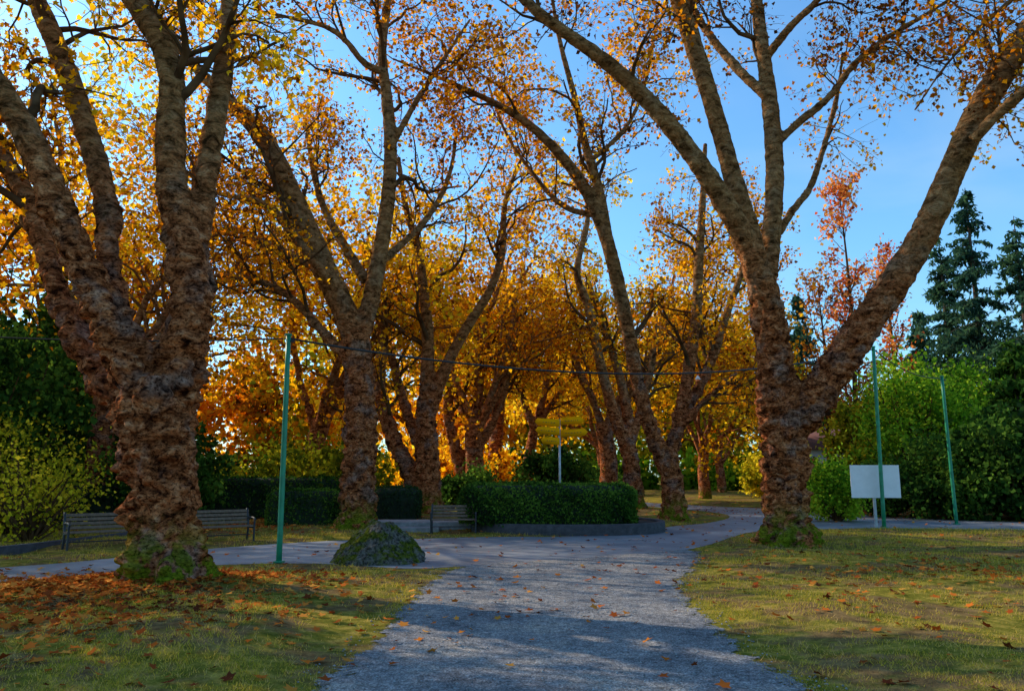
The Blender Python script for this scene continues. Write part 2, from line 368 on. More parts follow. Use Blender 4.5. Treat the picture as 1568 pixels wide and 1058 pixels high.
hero('plane_tree',[
 ([(548,818,70),(548,780,58),(550,720,56),(553,660,56),(552,600,50),(546,540,50),(542,505,48)],27,27),
 ([(546,530,42),(524,465,42),(495,410,42),(465,345,44),(442,295,42),(422,245,36),(400,205,31),(368,172,26),(325,130,20),(285,90,16),(240,20,12)],27,24.5),
 ([(548,530,36),(566,470,30),(578,410,28),(590,340,26),(598,270,24),(598,200,22),(590,130,19),(583,80,16),(592,20,14),(600,-60,10)],27,26),
 ([(505,430,18),(450,362,16),(415,315,14),(375,302,11),(335,300,8),(280,260,6)],26,24),
 ([(540,560,20),(500,515,18),(455,462,14),(410,432,12),(350,420,9),(300,425,6)],27,26),
 ([(560,430,20),(528,378,16),(495,322,13),(478,260,10),(470,190,7)],27,29),
 ([(583,110,14),(555,98,12),(530,60,11),(495,38,9),(430,25,7),(370,10,5)],26,24),
 ([(585,400,16),(620,370,13),(660,330,11),(690,270,9),(700,200,6)],27,29),
 ([(596,230,12),(640,150,10),(680,90,8),(720,30,6)],26.5,27),
 ([(548,500,24),(520,440,20),(470,400,16),(400,370,12),(345,345,9)],27,30)],
 .045,.085,((8,.3,(2.4,4.6)),(6,(1.1,2.2)),(6,(.5,1.))),(5,.14,ORNG,KITE,.05),1.)
hero('plane_tree',[
 ([(654,790,58),(655,740,46),(654,690,40),(652,650,36),(652,610,32)],38,38),
 ([(652,640,30),(655,560,24),(655,500,20),(648,440,17),(642,380,14),(620,320,11),(610,240,8)],38,36),
 ([(640,750,34),(610,690,28),(590,640,24),(578,580,22),(590,520,18),(575,460,14),(560,380,9)],38,40),
 ([(655,640,26),(682,560,20),(715,500,18),(755,440,15),(772,380,12),(770,310,10),(800,240,7)],38,36),
 ([(640,680,20),(612,600,18),(600,540,14),(560,500,10)],38,42)],
 .06,.07,((8,.25,(3,5.5)),(6,(1.4,2.6)),(5,(.6,1.2))),(6,.18,GOLD,KITE,.0),.6)
hero('plane_tree',[
 ([(715,778,44),(716,740,36),(716,710,34),(718,690,30)],50,50),
 ([(712,730,26),(694,680,20),(684,620,18),(692,560,15),(680,500,12),(670,420,8)],50,48),
 ([(720,720,26),(722,660,20),(736,590,17),(732,520,14),(745,450,10)],50,50),
 ([(722,700,20),(760,640,16),(782,560,14),(780,490,11),(800,420,8)],50,52)],
 .08,.07,((9,.25,(3,6)),(6,(1.4,2.8)),(5,(.7,1.3))),(5,.24,GOLD,KITE,.1),.5)
hero('plane_tree',[
 ([(757,770,30),(757,740,24),(758,690,22),(762,640,20)],60,60),
 ([(762,680,18),(768,600,14),(780,520,11),(775,450,8)],60,58),
 ([(758,690,16),(745,640,13),(728,580,11),(700,520,8)],60,62)],
 .09,.06,((8,.25,(3,6)),(6,(1.4,2.8)),(5,(.7,1.3))),(5,.3,GOLD,KITE,.1),.5)
hero('plane_tree',[
 ([(800,770,24),(806,720,19),(816,670,17),(820,640,16)],56,56),
 ([(820,660,14),(800,610,12),(782,560,10),(770,500,8)],56,54),
 ([(820,650,14),(835,600,12),(842,540,10),(850,480,8)],56,58),
 ([(818,660,12),(850,610,10),(885,570,8)],56,58)],
 .09,.06,((8,.25,(3,6)),(6,(1.4,2.8)),(5,(.7,1.3))),(5,.3,GOLD,KITE,.15),.5)
hero('plane_tree',[
 ([(1034,802,44),(1033,770,38),(1030,735,36),(1020,705,38),(1018,685,36)],32.5,32.5),
 ([(1015,705,30),(998,660,27),(978,600,24),(966,530,24),(948,440,24),(928,360,24),(902,295,22),(858,235,18),(802,182,14),(742,150,11),(680,122,8),(600,90,5)],32.5,27),
 ([(935,390,18),(918,290,18),(896,225,15),(882,155,12),(855,60,9),(840,-40,6)],30,28),
 ([(1024,700,28),(1042,640,23),(1052,580,21),(1066,500,19),(1070,400,16),(1076,310,12),(1080,220,8)],32.5,33),
 ([(1030,680,22),(1056,620,19),(1088,560,18),(1112,480,14),(1138,415,11),(1150,340,7)],32.5,35),
 ([(1040,660,13),(1080,610,11),(1130,570,9),(1180,550,6)],32.5,31),
 ([(915,330,12),(860,320,10),(810,260,8),(770,200,6),(745,120,5)],30,31),
 ([(900,250,10),(960,200,8),(990,130,7),(1000,60,5)],29,30)],
 .05,.07,((9,.22,(2.4,4.8)),(6,(1.2,2.3)),(6,(.5,1.1))),(6,.15,ORNG,KITE,.12),.8)
hero('plane_tree',[
 ([(972,782,36),(970,745,30),(966,700,28),(958,670,26)],46,46),
 ([(960,690,24),(935,620,19),(915,540,17),(900,460,15),(878,420,12),(905,330,10),(890,260,7)],46,43),
 ([(964,680,22),(960,620,18),(945,560,15),(920,490,12),(900,430,10)],46,48),
 ([(965,680,18),(985,620,14),(1000,550,12),(1010,480,9)],46,48)],
 .07,.07,((8,.25,(3,5.5)),(6,(1.4,2.6)),(5,(.6,1.2))),(5,.22,GOLD,KITE,.05),.6)

# ---------------------------------------------------------------- more plane trees of the avenue, plus added off-frame shade trees
def plane(x,y,h,pal,size=.3,nl=7,bias=0.,name='plane_tree'):
    e=empty(name);s=h/20
    tr=np.array([[x,y,-.2,.58*s],[x+.05,y,.8,.46*s],[x+.2*rng.normal(),y,2.2*s,.42*s],[x+.3*rng.normal(),y,4.*s,.38*s]])
    tr=resamp(tr,10);C0=tr[None,:,:3];R0=tr[None,:,3]
    C1,R1=grow(C0,R0,6,.72,(9*s,14*s),(.9,.65,.35),14,.5,.2,.14,.07);R1=np.maximum(R1,R0.min()*.42*np.linspace(1,.12,14)[None])
    C2,R2=grow(C1,R1,9,.25,(3.5*s,6*s),(.75,.8,.1),7,.45,.3,.2,.0,zmin=2.5)
    C3,R3=grow(C2,R2,6,.2,(1.6*s,3.2*s),(.6,.8,0),5,.5,.3,.25,-.02,zmin=2.2)
    C4,R4=grow(C3,R3,5,.15,(.6*s,1.4*s),(.6,.8,-.1),3,.6,.4,.3,-.04,zmin=2.)
    V=[];Q=[];o=0
    for C,R,S in ((C0,R0,12),(C1,R1,7),(C2,R2,4),(C3,np.maximum(R3,.01),3),(C4,np.maximum(R4,.006),3)):
        v,qd=tubes(C,R,S);V.append(v);Q.append(qd+o);o+=len(v)
    mk('trunk_and_branches',np.concatenate(V),np.concatenate(Q),M['bark'],e,smooth=True)
    i=np.repeat(np.arange(len(C4)),nl);P=C4[i,rng.integers(0,3,len(i))]+rng.normal(size=(len(i),3))*.25*s
    leaves('leaves',P,size,pal,e,KITE,.35,bias=bias)
for a in [(-15.5,30,25,GOLD,.22,6,.05),(-11,43,26,GOLD,.26,6,.05),(-24,42,27,ORNG,.3,6,.2),(-2.2,49,27,ORNG,.24,6,.2),
          (6.2,52,27,GOLD,.24,6,.0),(9,78,25,GOLD,.38,6,.1),(14.5,60,20,GOLD,.28,5,.0),(20,76,20,YGRN,.38,5,0),
          (-32,27,24,GOLD,.3,4,.1),(-18.5,12.5,19,GOLD,.24,5,.0)]:  # these two stand off-frame at left, added to cast shade on the foreground
    plane(*a)
print('planes',time.time()-T0)

# ---------------------------------------------------------------- shrubs, conifers, hedges, distant mass
def cloud(c,rad,ncl,nleaf,sig,gz=0.):
    d=nrm(rng.normal(size=(ncl,3)));r=rng.random(ncl)**.45
    cl=np.array(c)+d*r[:,None]*np.array(rad)
    i=rng.integers(0,ncl,nleaf);sg=sig*(.5+rng.random(ncl))[i][:,None]
    P=cl[i]+rng.normal(size=(nleaf,3))*sg
    return cl,P[P[:,2]>gz+.03]
def shrub(name,x,y,rad,h,pal,n,size,mat='green',bias=0.,ncl=None,sig=.22,scale=1.2,base=.0):
    e=empty(name);ncl=ncl or int(40+rad*h*6)
    cl,P=cloud((x,y,base+(h-base)*.5),(rad,rad,(h-base)*.5),ncl,n,sig*max(1,rad/2))
    b=np.array([x,y,-.1]);S=cl[:60];n1=len(S);t=np.linspace(0,1,6)[None,:,None]
    C=b+(S[:,None]-b)*t+rng.normal(size=(n1,6,3))*.05*rad*t*(1-t)*3
    C[:,:,2]=-.1+(S[:,2:3]+.1)*t[:,:,0]**.8
    v,qd=tubes(C,np.linspace(.05,.008,6)[None]*np.ones((n1,1))*max(1,h/4),4)
    mk('stems',v,qd,M['twig'],e);leaves('foliage',P,size,pal,e,KITE,scale,mat=M[mat],bias=bias)
    return e
def at(u,D):return (u-784)/F*D*1.0
# left side
shrub('evergreen_shrub',-17.5,26,2.8,7.,GREEN,13000,.22,scale=.8,bias=-.2)
shrub('evergreen_shrub',-13.6,31,2.4,4.,GREEN,8000,.2,bias=-.1)
shrub('evergreen_shrub',-22,32,4,9,GREEN,12000,.28,scale=.8,bias=-.15)
shrub('yellow_shrub',-13.2,22,1.7,2.9,YGRN,2200,.11,'leaf',.15,ncl=70,sig=.4,scale=1.5)
shrub('yellow_shrub',-15.4,24.5,1.9,3.8,YGRN,3200,.12,'leaf',.1,ncl=70,sig=.4)
shrub('yellow_shrub',-9.5,38,4,3.2,YGRN,8000,.22,'leaf',-.2)
shrub('yellow_shrub',-4.5,62,6,4,GOLD,8000,.34,'leaf',.0)
shrub('rhododendron_shrub',2.6,47,2.3,3.6,GREEN,8000,.2,bias=-.1)
shrub('rhododendron_shrub',-2.2,44,1.8,2.2,GREEN,6000,.18,bias=-.1)
shrub('rhododendron_shrub',7.5,68,3,2.2,GREEN,5000,.3)
# right side
shrub('laurel_shrub',at(1272,33),33,1.15,2.4,LIME,7000,.13,bias=.2)
shrub('laurel_shrub',at(1225,42),42,2,2.6,LIME,6000,.17,bias=-.1)
shrub('green_maple_tree',at(1395,42),42,3.0,8.2,LIME,12000,.19,bias=.05,base=.8,scale=.8,sig=.28)
shrub('green_maple_tree',at(1330,50),50,2.6,7.,YGRN,9000,.26,bias=.0,base=.5)
shrub('evergreen_shrub',at(1440,35),35,2.3,3.6,GREEN,10000,.17,bias=.0)
shrub('evergreen_shrub',at(1350,37),37,1.7,2.6,GREEN,8000,.16,bias=-.05)
shrub('evergreen_shrub',at(1545,34),34,2.8,4.6,GREEN,11000,.2,bias=-.2)
shrub('evergreen_shrub',at(1650,34),34,3,6,DKGR,11000,.22,bias=.2)
shrub('green_maple_tree',at(1490,50),50,3.4,9.,LIME,10000,.23,bias=.05,base=.8,scale=.7,sig=.28)
shrub('yellow_shrub',at(1120,84),84,4,3.,LIME,6000,.3,bias=.2)
shrub('yellow_shrub',at(1190,62),62,3.,4.,YGRN,6000,.28,'leaf',bias=.2)
# red tree
def upright(name,x,y,h,rad,pal,nb,size,nl):
    e=empty(name)
    tr=resamp(np.array([[x,y,-.2,.22],[x,y,h*.3,.18],[x+.3,y,h*.6,.12],[x,y,h,.03]]),20)
    C0,R0=tr[None,:,:3],tr[None,:,3]
    C1,R1=grow(C0,R0,nb,.2,(rad*.8,rad*1.5),(.6,.8,.35),8,.5,.3,.15,.12)
    C2,R2=grow(C1,R1,6,.2,(.8,1.8),(.7,.7,.2),5,.6,.3,.2,.08)
    V=[];Q=[];o=0
    for C,R,S in ((C0,R0,8),(C1,R1,4),(C2,np.maximum(R2,.01),3)):
        v,qd=tubes(C,R,S);V.append(v);Q.append(qd+o);o+=len(v)
    mk('trunk_and_branches',np.concatenate(V),np.concatenate(Q),M['twig'],e)
    i=np.repeat(np.arange(len(C2)),nl);P=C2[i,rng.integers(1,5,len(i))]+rng.normal(size=(len(i),3))*.18
    leaves('leaves',P,size,pal,e,KITE,.8,bias=.1)
upright('red_maple_tree',at(1310,52),52,21.,2.3,RED,50,.25,9)
upright('red_maple_tree',at(1370,55),55,17.5,1.9,RED,32,.25,8)
upright('red_maple_tree',at(1265,54),54,15,3,RUST,36,.24,8)
def conifer(x,y,h,rad,pal,n,size,name='fir_tree'):
    e=empty(name)
    v,qd=tubes(np.array([[[x,y,-.2],[x,y,h*.5],[x,y,h]]]),np.array([[.35,.2,.02]])*h/20,8)
    nb=int(h*7);z=h*(.06+.93*rng.random(nb)**.9);a=rng.random(nb)*6.283
    L=rad*(1-z/h)**.8*(.45+.75*rng.random(nb))+.25;t=np.linspace(0,1,6)
    dr=np.stack([np.cos(a),np.sin(a)],1)
    C=np.zeros((nb,6,3));C[:,:,:2]=np.array([x,y])+dr[:,None]*(L[:,None]*t)[:,:,None]
    C[:,:,2]=z[:,None]+L[:,None]*(.12*t-.42*t**2)[None]
    v2,q2=tubes(C,np.linspace(.05,.01,6)[None]*np.ones((nb,1)),3)
    mk('trunk_and_branches',np.concatenate([v,v2]),np.concatenate([qd,q2+len(v)]),M['conifer_bark'],e)
    i=rng.choice(nb,n,p=L/L.sum());tt=rng.random(n)**.7*5;k=np.minimum(tt.astype(int),4);f=(tt-k)[:,None]
    P=C[i,k]*(1-f)+C[i,k+1]*f+rng.normal(size=(n,3))*np.array([.2,.2,.06])*(L[i][:,None]*.35+.4)
    leaves('needles',P,size,pal,e,NEED*np.array([1.3,1,1]),.9,down=.9,mat=M['green'])
conifer(at(1512,62),62,25.5,4.6,FIR,12000,.45)
conifer(at(1462,66),66,23.,4.2,FIR,10000,.45)
conifer(at(1418,80),80,19,4,FIR,7000,.6)
conifer(at(1585,56),56,21,4.5,FIR,10000,.5)
conifer(at(1560,44),44,9.5,3.4,GREEN,9000,.4)
conifer(at(1230,85),85,22,4.5,FIR,8000,.6)
conifer(-21.5,36,12,4.,GREEN,10000,.5)
# distant mass
PP=[];CC=[]
def mass(x,y,r,h,pal,n,bias,size):
    cl,P=cloud((x,y,h*.48),(r,r*.6,h*.52),int(60+h*3),n,.9);w=.5+bias+.4*wav(P,.4,x)+.2*rng.normal(size=len(P))
    PP.append(P);CC.append(pick(pal,w))
for k in range(34):
    x=-95+190*(k+rng.random()*.7)/34;y=92+rng.random()*22
    u=784+x/y*F
    if u<1150:pal,h=( [GOLD,GOLD,ORNG,YGRN][rng.integers(4)],17+8*rng.random())
    elif u<1300:pal,h=([YGRN,LIME][rng.integers(2)],12+4*rng.random())
    else:pal,h=([LIME,FIR,LIME][rng.integers(3)],10+5*rng.random())
    mass(x,y,6+2*rng.random(),h,pal,2800,.0,.6)
for k in range(26):
    x=-75+150*(k+rng.random()*.6)/26;mass(x,82+6*rng.random(),4,2.2+2*rng.random(),[GREEN,LIME,YGRN][rng.integers(3)],1100,.0,.6)
P=np.concatenate(PP);C=np.concatenate(CC);V,Fq,k=leafgeo(P,.75,KITE);mk('distant_trees',V,Fq,M['leaf'],col=np.repeat(C,k,0))

def hedge(name,cx,cy,hx,hy,z0,z1,rot=0.,n=9000,size=.075,pw=5.,pal=GREEN,bias=-.1,rd_=.3):
    e=empty(name);ca,sa=math.cos(rot),math.sin(rot)
    def surf(th,z):
        c,s=np.cos(th),np.sin(th);r=(np.abs(c)**pw+np.abs(s)**pw)**(-1/pw)
        o=-rd_*(1-np.sqrt(1-np.clip((z-(z1-rd_))/rd_,0,1)**2))
        return np.stack([c*r*(hx+o),s*r*(hy+o),z],-1)
    def tf(P):return np.stack([cx+P[...,0]*ca-P[...,1]*sa,cy+P[...,0]*sa+P[...,1]*ca,P[...,2]],-1)
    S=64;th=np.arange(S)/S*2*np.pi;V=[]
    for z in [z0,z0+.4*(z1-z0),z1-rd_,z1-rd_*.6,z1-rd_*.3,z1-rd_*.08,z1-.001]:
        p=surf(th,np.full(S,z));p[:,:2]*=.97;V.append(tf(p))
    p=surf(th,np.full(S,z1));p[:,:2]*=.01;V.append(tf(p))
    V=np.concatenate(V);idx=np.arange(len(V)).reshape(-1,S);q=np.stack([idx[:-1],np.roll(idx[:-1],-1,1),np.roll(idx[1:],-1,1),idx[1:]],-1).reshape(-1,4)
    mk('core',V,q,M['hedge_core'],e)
    per=4*(hx+hy)*(z1-z0);top=4*hx*hy;n1=int(n*per/(per+top)*1.1)
    tt=np.linspace(0,2*np.pi,2000);pp=surf(tt,np.zeros(2000));d=np.r_[0,np.cumsum(np.linalg.norm(np.diff(pp,axis=0),axis=1))]
    th=np.interp(rng.random(n1)*d[-1],d,tt);P1=surf(th,z0+(z1-z0)*rng.random(n1))
    n2=max(n-n1,500);th=rng.random(n2)*6.283;P2=surf(th,np.full(n2,z1-.001));P2[:,:2]*=np.sqrt(rng.random(n2))[:,None]
    P=np.concatenate([P1,P2]);P=P+rng.normal(size=P.shape)*.03+(wav(P,3.)*.05+wav(P,1.2,2)*.05)[:,None]
    leaves('foliage',tf(P),size,pal,e,KITE,2.,mat=M['green'],bias=bias)
hedge('trimmed_hedge',at(838,26.8),27.2,2.95,2.0,.3,1.52,n=26000,size=.08,pw=2.6,bias=.05,rd_=.4)
hedge('trimmed_hedge',at(470,28),28.5,1.3,.75,0,1.3,n=9000,bias=.05)
hedge('trimmed_hedge',at(360,34),34,4.6,.8,0,1.75,rot=.03,n=14000,size=.1,pal=GREEN,bias=-.15)
hedge('trimmed_hedge',at(150,30),30,3.4,.8,0,1.5,rot=.2,n=9000,size=.1,pal=DKGR,bias=.1)
hedge('trimmed_hedge',at(612,33),33,.95,.7,0,1.35,n=4500,pal=DKGR,bias=.2)

# ---------------------------------------------------------------- boxes / built things
import bmesh
from mathutils import Matrix
Mx=Matrix
def boxes(name,L,mat,parent=None,bev=.01):
    bm=bmesh.new()
    for (c,s,rot) in L:
        mtx=Matrix.Translation(c)@rot.to_4x4()@Matrix.Diagonal((*s,1)) if rot else Matrix.Translation(c)@Matrix.Diagonal((*s,1))
        bmesh.ops.create_cube(bm,size=1,matrix=mtx)
    if bev:bmesh.ops.bevel(bm,geom=bm.edges[:],offset=bev,segments=1,affect='EDGES')
    me=bpy.data.meshes.new(name);bm.to_mesh(me);bm.free();me.materials.append(mat)
    ob=bpy.data.objects.new(name,me);scene.collection.objects.link(ob)
    if parent:ob.parent=parent
    return ob
def pathtube(name,pts,r,mat,parent=None,S=8,P=None):
    p=np.array(pts,float)
    if P:p=resamp(p,P)
    rr=np.full(len(p),r) if np.isscalar(r) else np.interp(np.linspace(0,1,len(p)),np.linspace(0,1,len(r)),r)
    v,q=tubes(p[None],rr[None],S)
    n=len(p);caps=np.array([np.arange(S)[::-1],(n-1)*S+np.arange(S)])
    return mk(name,v,[q,caps],mat,parent,smooth=False)
def ring(name,cx,cy,hx,hy,z0,z1,th,mat,pw=2.3):
    S=96;a=np.arange(S)/S*2*np.pi;c,s=np.cos(a),np.sin(a);r=(np.abs(c)**pw+np.abs(s)**pw)**(-1/pw)
    V=[]
    for (o,z) in ((0,z0),(0,z1-.02),(-.02,z1),(-th+.02,z1),(-th,z1-.02),(-th,z0)):
        V.append(np.stack([cx+c*r*(hx+o),cy+s*r*(hy+o),np.full(S,z)],1))
    V=np.concatenate(V);idx=np.arange(len(V)).reshape(-1,S);q=np.stack([idx[:-1],np.roll(idx[:-1],-1,1),np.roll(idx[1:],-1,1),idx[1:]],-1).reshape(-1,4)
    return mk(name,V,q,mat)
ring('planter_wall',at(868,27),27.6,3.3,2.9,-.1,.34,.25,M['dark_wall'])
S=48;a=np.arange(S)/S*2*np.pi
mk('planter_soil',np.stack([at(868,27)+np.cos(a)*3.08,27.6+np.sin(a)*2.68,np.full(S,.27)],1),np.arange(S)[None],M['soil'])
e=empty('concrete_terrace')
boxes('slab',[((at(650,28),28.3,.12),(3.6,1.8,.30),None)],M['concrete'],e,.02)
boxes('step',[((at(625,27),27.0,.04),(2.3,.7,.18),None)],M['concrete'],e,.02)
K=[G(-260,872),G(18,848),G(95,838),G(200,824)]
pts=[(x,y,.05) for x,y in K]
p=resamp(np.array(pts),30);T=nrm(np.gradient(p,axis=0));Nn=np.stack([-T[:,1],T[:,0],0*T[:,0]],1)
V=np.concatenate([p+Nn*.12+[0,0,-.1],p+Nn*.12+[0,0,.14],p-Nn*.12+[0,0,.14],p-Nn*.12+[0,0,-.1]]);n=30
idx=np.arange(4*n).reshape(4,n);mk('stone_kerb',V,np.stack([idx[:-1,:-1],idx[1:,:-1],idx[1:,1:],idx[:-1,1:]],-1).reshape(-1,4),M['dark_wall'])

def bench(x,y,rot,L=1.75):
    e=empty('park_bench')
    boxes('seat',[((0,-.02-.1*i,.44-.004*i),(L,.085,.035),None) for i in range(4)],M['bench_wood'],e,.008)
    R=Mx.Rotation(-.2,3,'X')
    boxes('backrest',[((0,.09+.028*i,.53+.1*i),(L,.03,.08),R) for i in range(4)],M['bench_wood'],e,.008)
    for k,sx in enumerate((-1,1)):
        X=sx*(L/2-.04)
        pathtube('leg_front_%d'%k,[(X,-.36,-.05),(X,-.37,.3),(X,-.36,.42),(X,-.38,.62)],.028,M['iron'],e,P=10)
        pathtube('leg_back_%d'%k,[(X,.14,-.05),(X,.05,.3),(X,.06,.45),(X,.2,.9)],.03,M['iron'],e,P=12)
        pathtube('armrest_%d'%k,[(X,-.42,.6),(X,-.3,.66),(X,-.05,.65),(X,.12,.64)],.03,M['iron'],e,P=8)
        pathtube('rail_%d'%k,[(X,-.36,.405),(X,-.1,.40),(X,.06,.39)],.025,M['iron'],e)
    pathtube('stretcher',[(-L/2+.05,-.1,.2),(L/2-.05,-.1,.2)],.015,M['iron'],e)
    e.location=(x,y,.02);e.rotation_euler=(0,0,rot)
a=G(92,846);b=G(390,830);d=(b-a);rot=math.atan2(d[1],d[0]);un=d/np.linalg.norm(d)
nrmv=np.array([-un[1],un[0]])
c1=a+un*.95+nrmv*.25;c2=b-un*.92+nrmv*.25
bench(c1[0],c1[1],rot);bench(c2[0],c2[1],rot)
c=G(692,817);bench(c[0]+.05,c[1]+.1,.03,1.5)

# poles and cable
def pole(u0,v0,u1,v1,r=.05):
    x,y=G(u0,v0);top=W(u1,v1,y);e=empty('green_pole')
    pathtube('shaft',[(x,y,-.1),(x+(top[0]-x)*.5,y,top[2]*.5),tuple(top)],[r,r*.95,r*.85],M['green_paint'],e,12,P=8)
    boxes('cap',[((top[0],y,top[2]+.02),(.13,.13,.05),None)],M['green_paint'],e,.01)
    boxes('bracket',[((top[0]+.06,y,top[2]-.12),(.14,.04,.05),None)],M['iron'],e,.005)
    boxes('base_plate',[((x,y,.03),(.2,.2,.04),None)],M['green_paint'],e,.008)
    return top
t1=pole(427,862,442,514,.062);t2=pole(1354,809,1337,532,.07);t3=pole(1465,803,1442,577,.065)
pole(934,765,933,692,.05)
def cable(a,b,sag,r=.022,name='overhead_cable'):
    t=np.linspace(0,1,40);p=a[None]*(1-t)[:,None]+b[None]*t[:,None];p[:,2]-=sag*4*t*(1-t)
    pathtube(name,p,r,M['cable'],None,5)
d0=np.array([0,0,-.06])
cable(t1+d0,t2+d0,.85,.026);cable(t2+d0,t3+d0,.3);cable(W(-140,508,17),t1+d0,.12,.016)
m=t1*.42+t2*.58+d0;m[2]-=.85*4*.42*.58
e=empty('cable_pennant');pathtube('hanger',[tuple(m+[0,0,.01]),tuple(m-[0,0,.07])],.008,M['iron'],e)
mk('pennant',[m+[-.09,0,-.2],m+[.09,0,-.2],m+[0,0,-.06],m+[-.09,.012,-.2],m+[.09,.012,-.2],m+[0,.012,-.06]],[np.array([[0,1,2],[5,4,3]]),np.array([[0,3,4,1],[1,4,5,2],[2,5,3,0]])],M['white_panel'],e)

# white notice board
x,y=G(1342,808);e=empty('notice_board')
za=W(1340,762,y)[2];zb=W(1340,712,y)[2];xa=W(1302,737,y)[0];xb=W(1376,737,y)[0]
R=Mx.Rotation(math.radians(-2),3,'Z')
boxes('panel',[(((xa+xb)/2,y-.06,(za+zb)/2),(xb-xa,.03,zb-za),R)],M['white_panel'],e,.004)
boxes('post',[((x,y,za/2+.35),(.1,.06,za+.9),None)],M['grey_metal'],e,.006)
boxes('rails',[(((xa+xb)/2,y-.025,za+.12),(xb-xa-.1,.03,.05),R),(((xa+xb)/2,y-.025,zb-.12),(xb-xa-.1,.03,.05),R)],M['grey_metal'],e,.004)
# direction sign
D=30.5;e=empty('direction_signpost');px=W(857,700,D)[0]
pathtube('post',[(px,D,-.1),(px,D,W(857,642,D)[2])],.045,M['grey_metal'],e,10)
def arm(n,u0,u1,v0,v1,tip,yaw,dy):
    a=W(u0,(v0+v1)/2,D);b=W(u1,(v0+v1)/2,D);h=abs(W(u0,v0,D)[2]-W(u0,v1,D)[2])*1.12;L=abs(b[0]-a[0])+.05;zc=a[2]
    s=1 if tip>0 else -1
    pr=[(0,-h/2),(L*.88,-h/2),(L,0),(L*.88,h/2),(0,h/2)]
    x0=a[0] if s>0 else b[0]
    V=[];
    for yy in (-.015,.015):
        for (q,z) in pr:V.append((x0+s*q*math.cos(yaw),D+dy+yy-q*math.sin(yaw),zc+z+q*.06))
    f=[np.array([[0,1,2,3,4],[9,8,7,6,5]]),np.array([[i,i+5,(i+1)%5+5,(i+1)%5] for i in range(5)])]
    mk('arm_%d'%n,V,f,M['yellow_sign'],e)
    B=[]
    q=.18*L
    while q<L*.72:
        w=L*(.03+.05*rng.random());B.append(((x0+s*(q+w/2)*math.cos(yaw),D+dy-.02-(q+w/2)*math.sin(yaw),zc+(q+w/2)*.06),(w,.006,h*.08),None));q+=w+L*.05
    boxes('lettering_%d'%n,B,M['sign_text'],e,0)
arm(1,820,857,643,653,-1,.1,-.06);arm(2,858,893,640,650,1,-.15,-.06);arm(3,820,857,656,666,-1,.25,-.06);arm(4,858,898,659,669,1,.1,-.06);arm(5,829,857,671,681,-1,.2,-.06)
# rock
bm=bmesh.new();bmesh.ops.create_icosphere(bm,subdivisions=6,radius=1)
x,y=G(586,866);y+=.55;x=(586-784)/F*y
fl=[(Vector((.75,-.3,.55)).normalized(),.62),(Vector((-.7,-.3,.62)).normalized(),.66),(Vector((.1,-.9,.35)).normalized(),.72),(Vector((-.35,-.75,.6)).normalized(),.7)]
for v in bm.verts:
    c=v.co.copy();p=c*1.3
    q=c*(1+.16*noise.noise(p*1.1+Vector((3,1,7))))
    for ax,lim in fl:
        k=q.dot(ax)
        if k>lim:q-=ax*(k-lim)*.9
    q*=1+.09*abs(noise.noise(p*2.7))+.06*noise.noise(p*6)+.03*noise.noise(p*14)
    v.co=Vector((x+q.x*1.0,y+q.y*.66,.06+q.z*.78))
me=bpy.data.meshes.new('boulder');bm.to_mesh(me);bm.free()
for p in me.polygons:p.use_smooth=True
me.materials.append(M['rock']);ob=bpy.data.objects.new('mossy_boulder',me);scene.collection.objects.link(ob)
# house glimpsed
e=empty('house');hx,hy=at(1275,78),78
boxes('walls',[((hx,hy,2.2),(11,7,4.4),None)],M['house_wall'],e,0)
V=[(hx-6,hy-4,4.4),(hx+6,hy-4,4.4),(hx+6,hy+4,4.4),(hx-6,hy+4,4.4),(hx-6,hy,6.6),(hx+6,hy,6.6)]
mk('roof',V,[np.array([[0,1,5,4],[2,3,4,5],[3,2,1,0]]),np.array([[0,4,3],[1,2,5]])],M['roof'],e)
boxes('windows',[((hx-3.6+2.4*i,hy-3.52,2.6),(1.2,.1,1.3),None) for i in range(4)],M['glass'],e,0)

# ---------------------------------------------------------------- grass, fallen leaves, pebbles
n=380000
d=5+27*rng.random(n)**1.7;u=-.78+1.56*rng.random(n);P=np.stack([u*d,d],1)
r=rd(P);nn=wav(np.c_[P,0*d],1.1)+.6*wav(np.c_[P,0*d],4.)+.5*wav(np.c_[P,0*d],9.,2)
ok=(r>-.1)&(rng.random(n)<np.clip(.38+nn*1.0,.03,1)*np.clip(r*1.5+.3,0,1));P=P[ok];r=r[ok];d=d[ok];nn=nn[ok]
z=hgt(P,r);n=len(P);sc=(d/8)**.55
hh=(.018+.04*rng.random(n)**1.5)*sc;a=rng.random(n)*6.283;w=.0045*sc;ln=rng.normal(size=(n,2))*.6
b=np.c_[P,z-.004];dx=np.stack([np.cos(a),np.sin(a),0*a],1)*w[:,None]
V=np.stack([b-dx,b+dx,b+np.c_[ln*hh[:,None],hh]],1).reshape(-1,3)
pal=[(.58,.37,.14),(.56,.38,.06),(.40,.32,.03),(.18,.19,.018)]
c=pick(pal,.36+.35*nn+.3*rng.normal(size=n))
mk('grass',V,np.arange(3*n).reshape(-1,3),M['green'],col=np.repeat(c,3,0))
def scatter(cx,cy,sx,sy,n):return np.stack([cx+sx*rng.normal(size=n),cy+sy*rng.normal(size=n)],1)
L=[]
g=lambda u,v:G(u,v)
L.append(scatter(*g(95,905),1.8,1.,3200));L.append(scatter(*g(250,893),1.4,.5,600));L.append(scatter(*g(60,960),1.6,1.1,650))
L.append(scatter(*g(430,806),1.1,1.0,1600));L.append(scatter(*g(350,815),2.,.8,300));L.append(scatter(*g(1400,786),3.,1.5,1800));L.append(scatter(*g(1480,880),2.2,1.6,500))
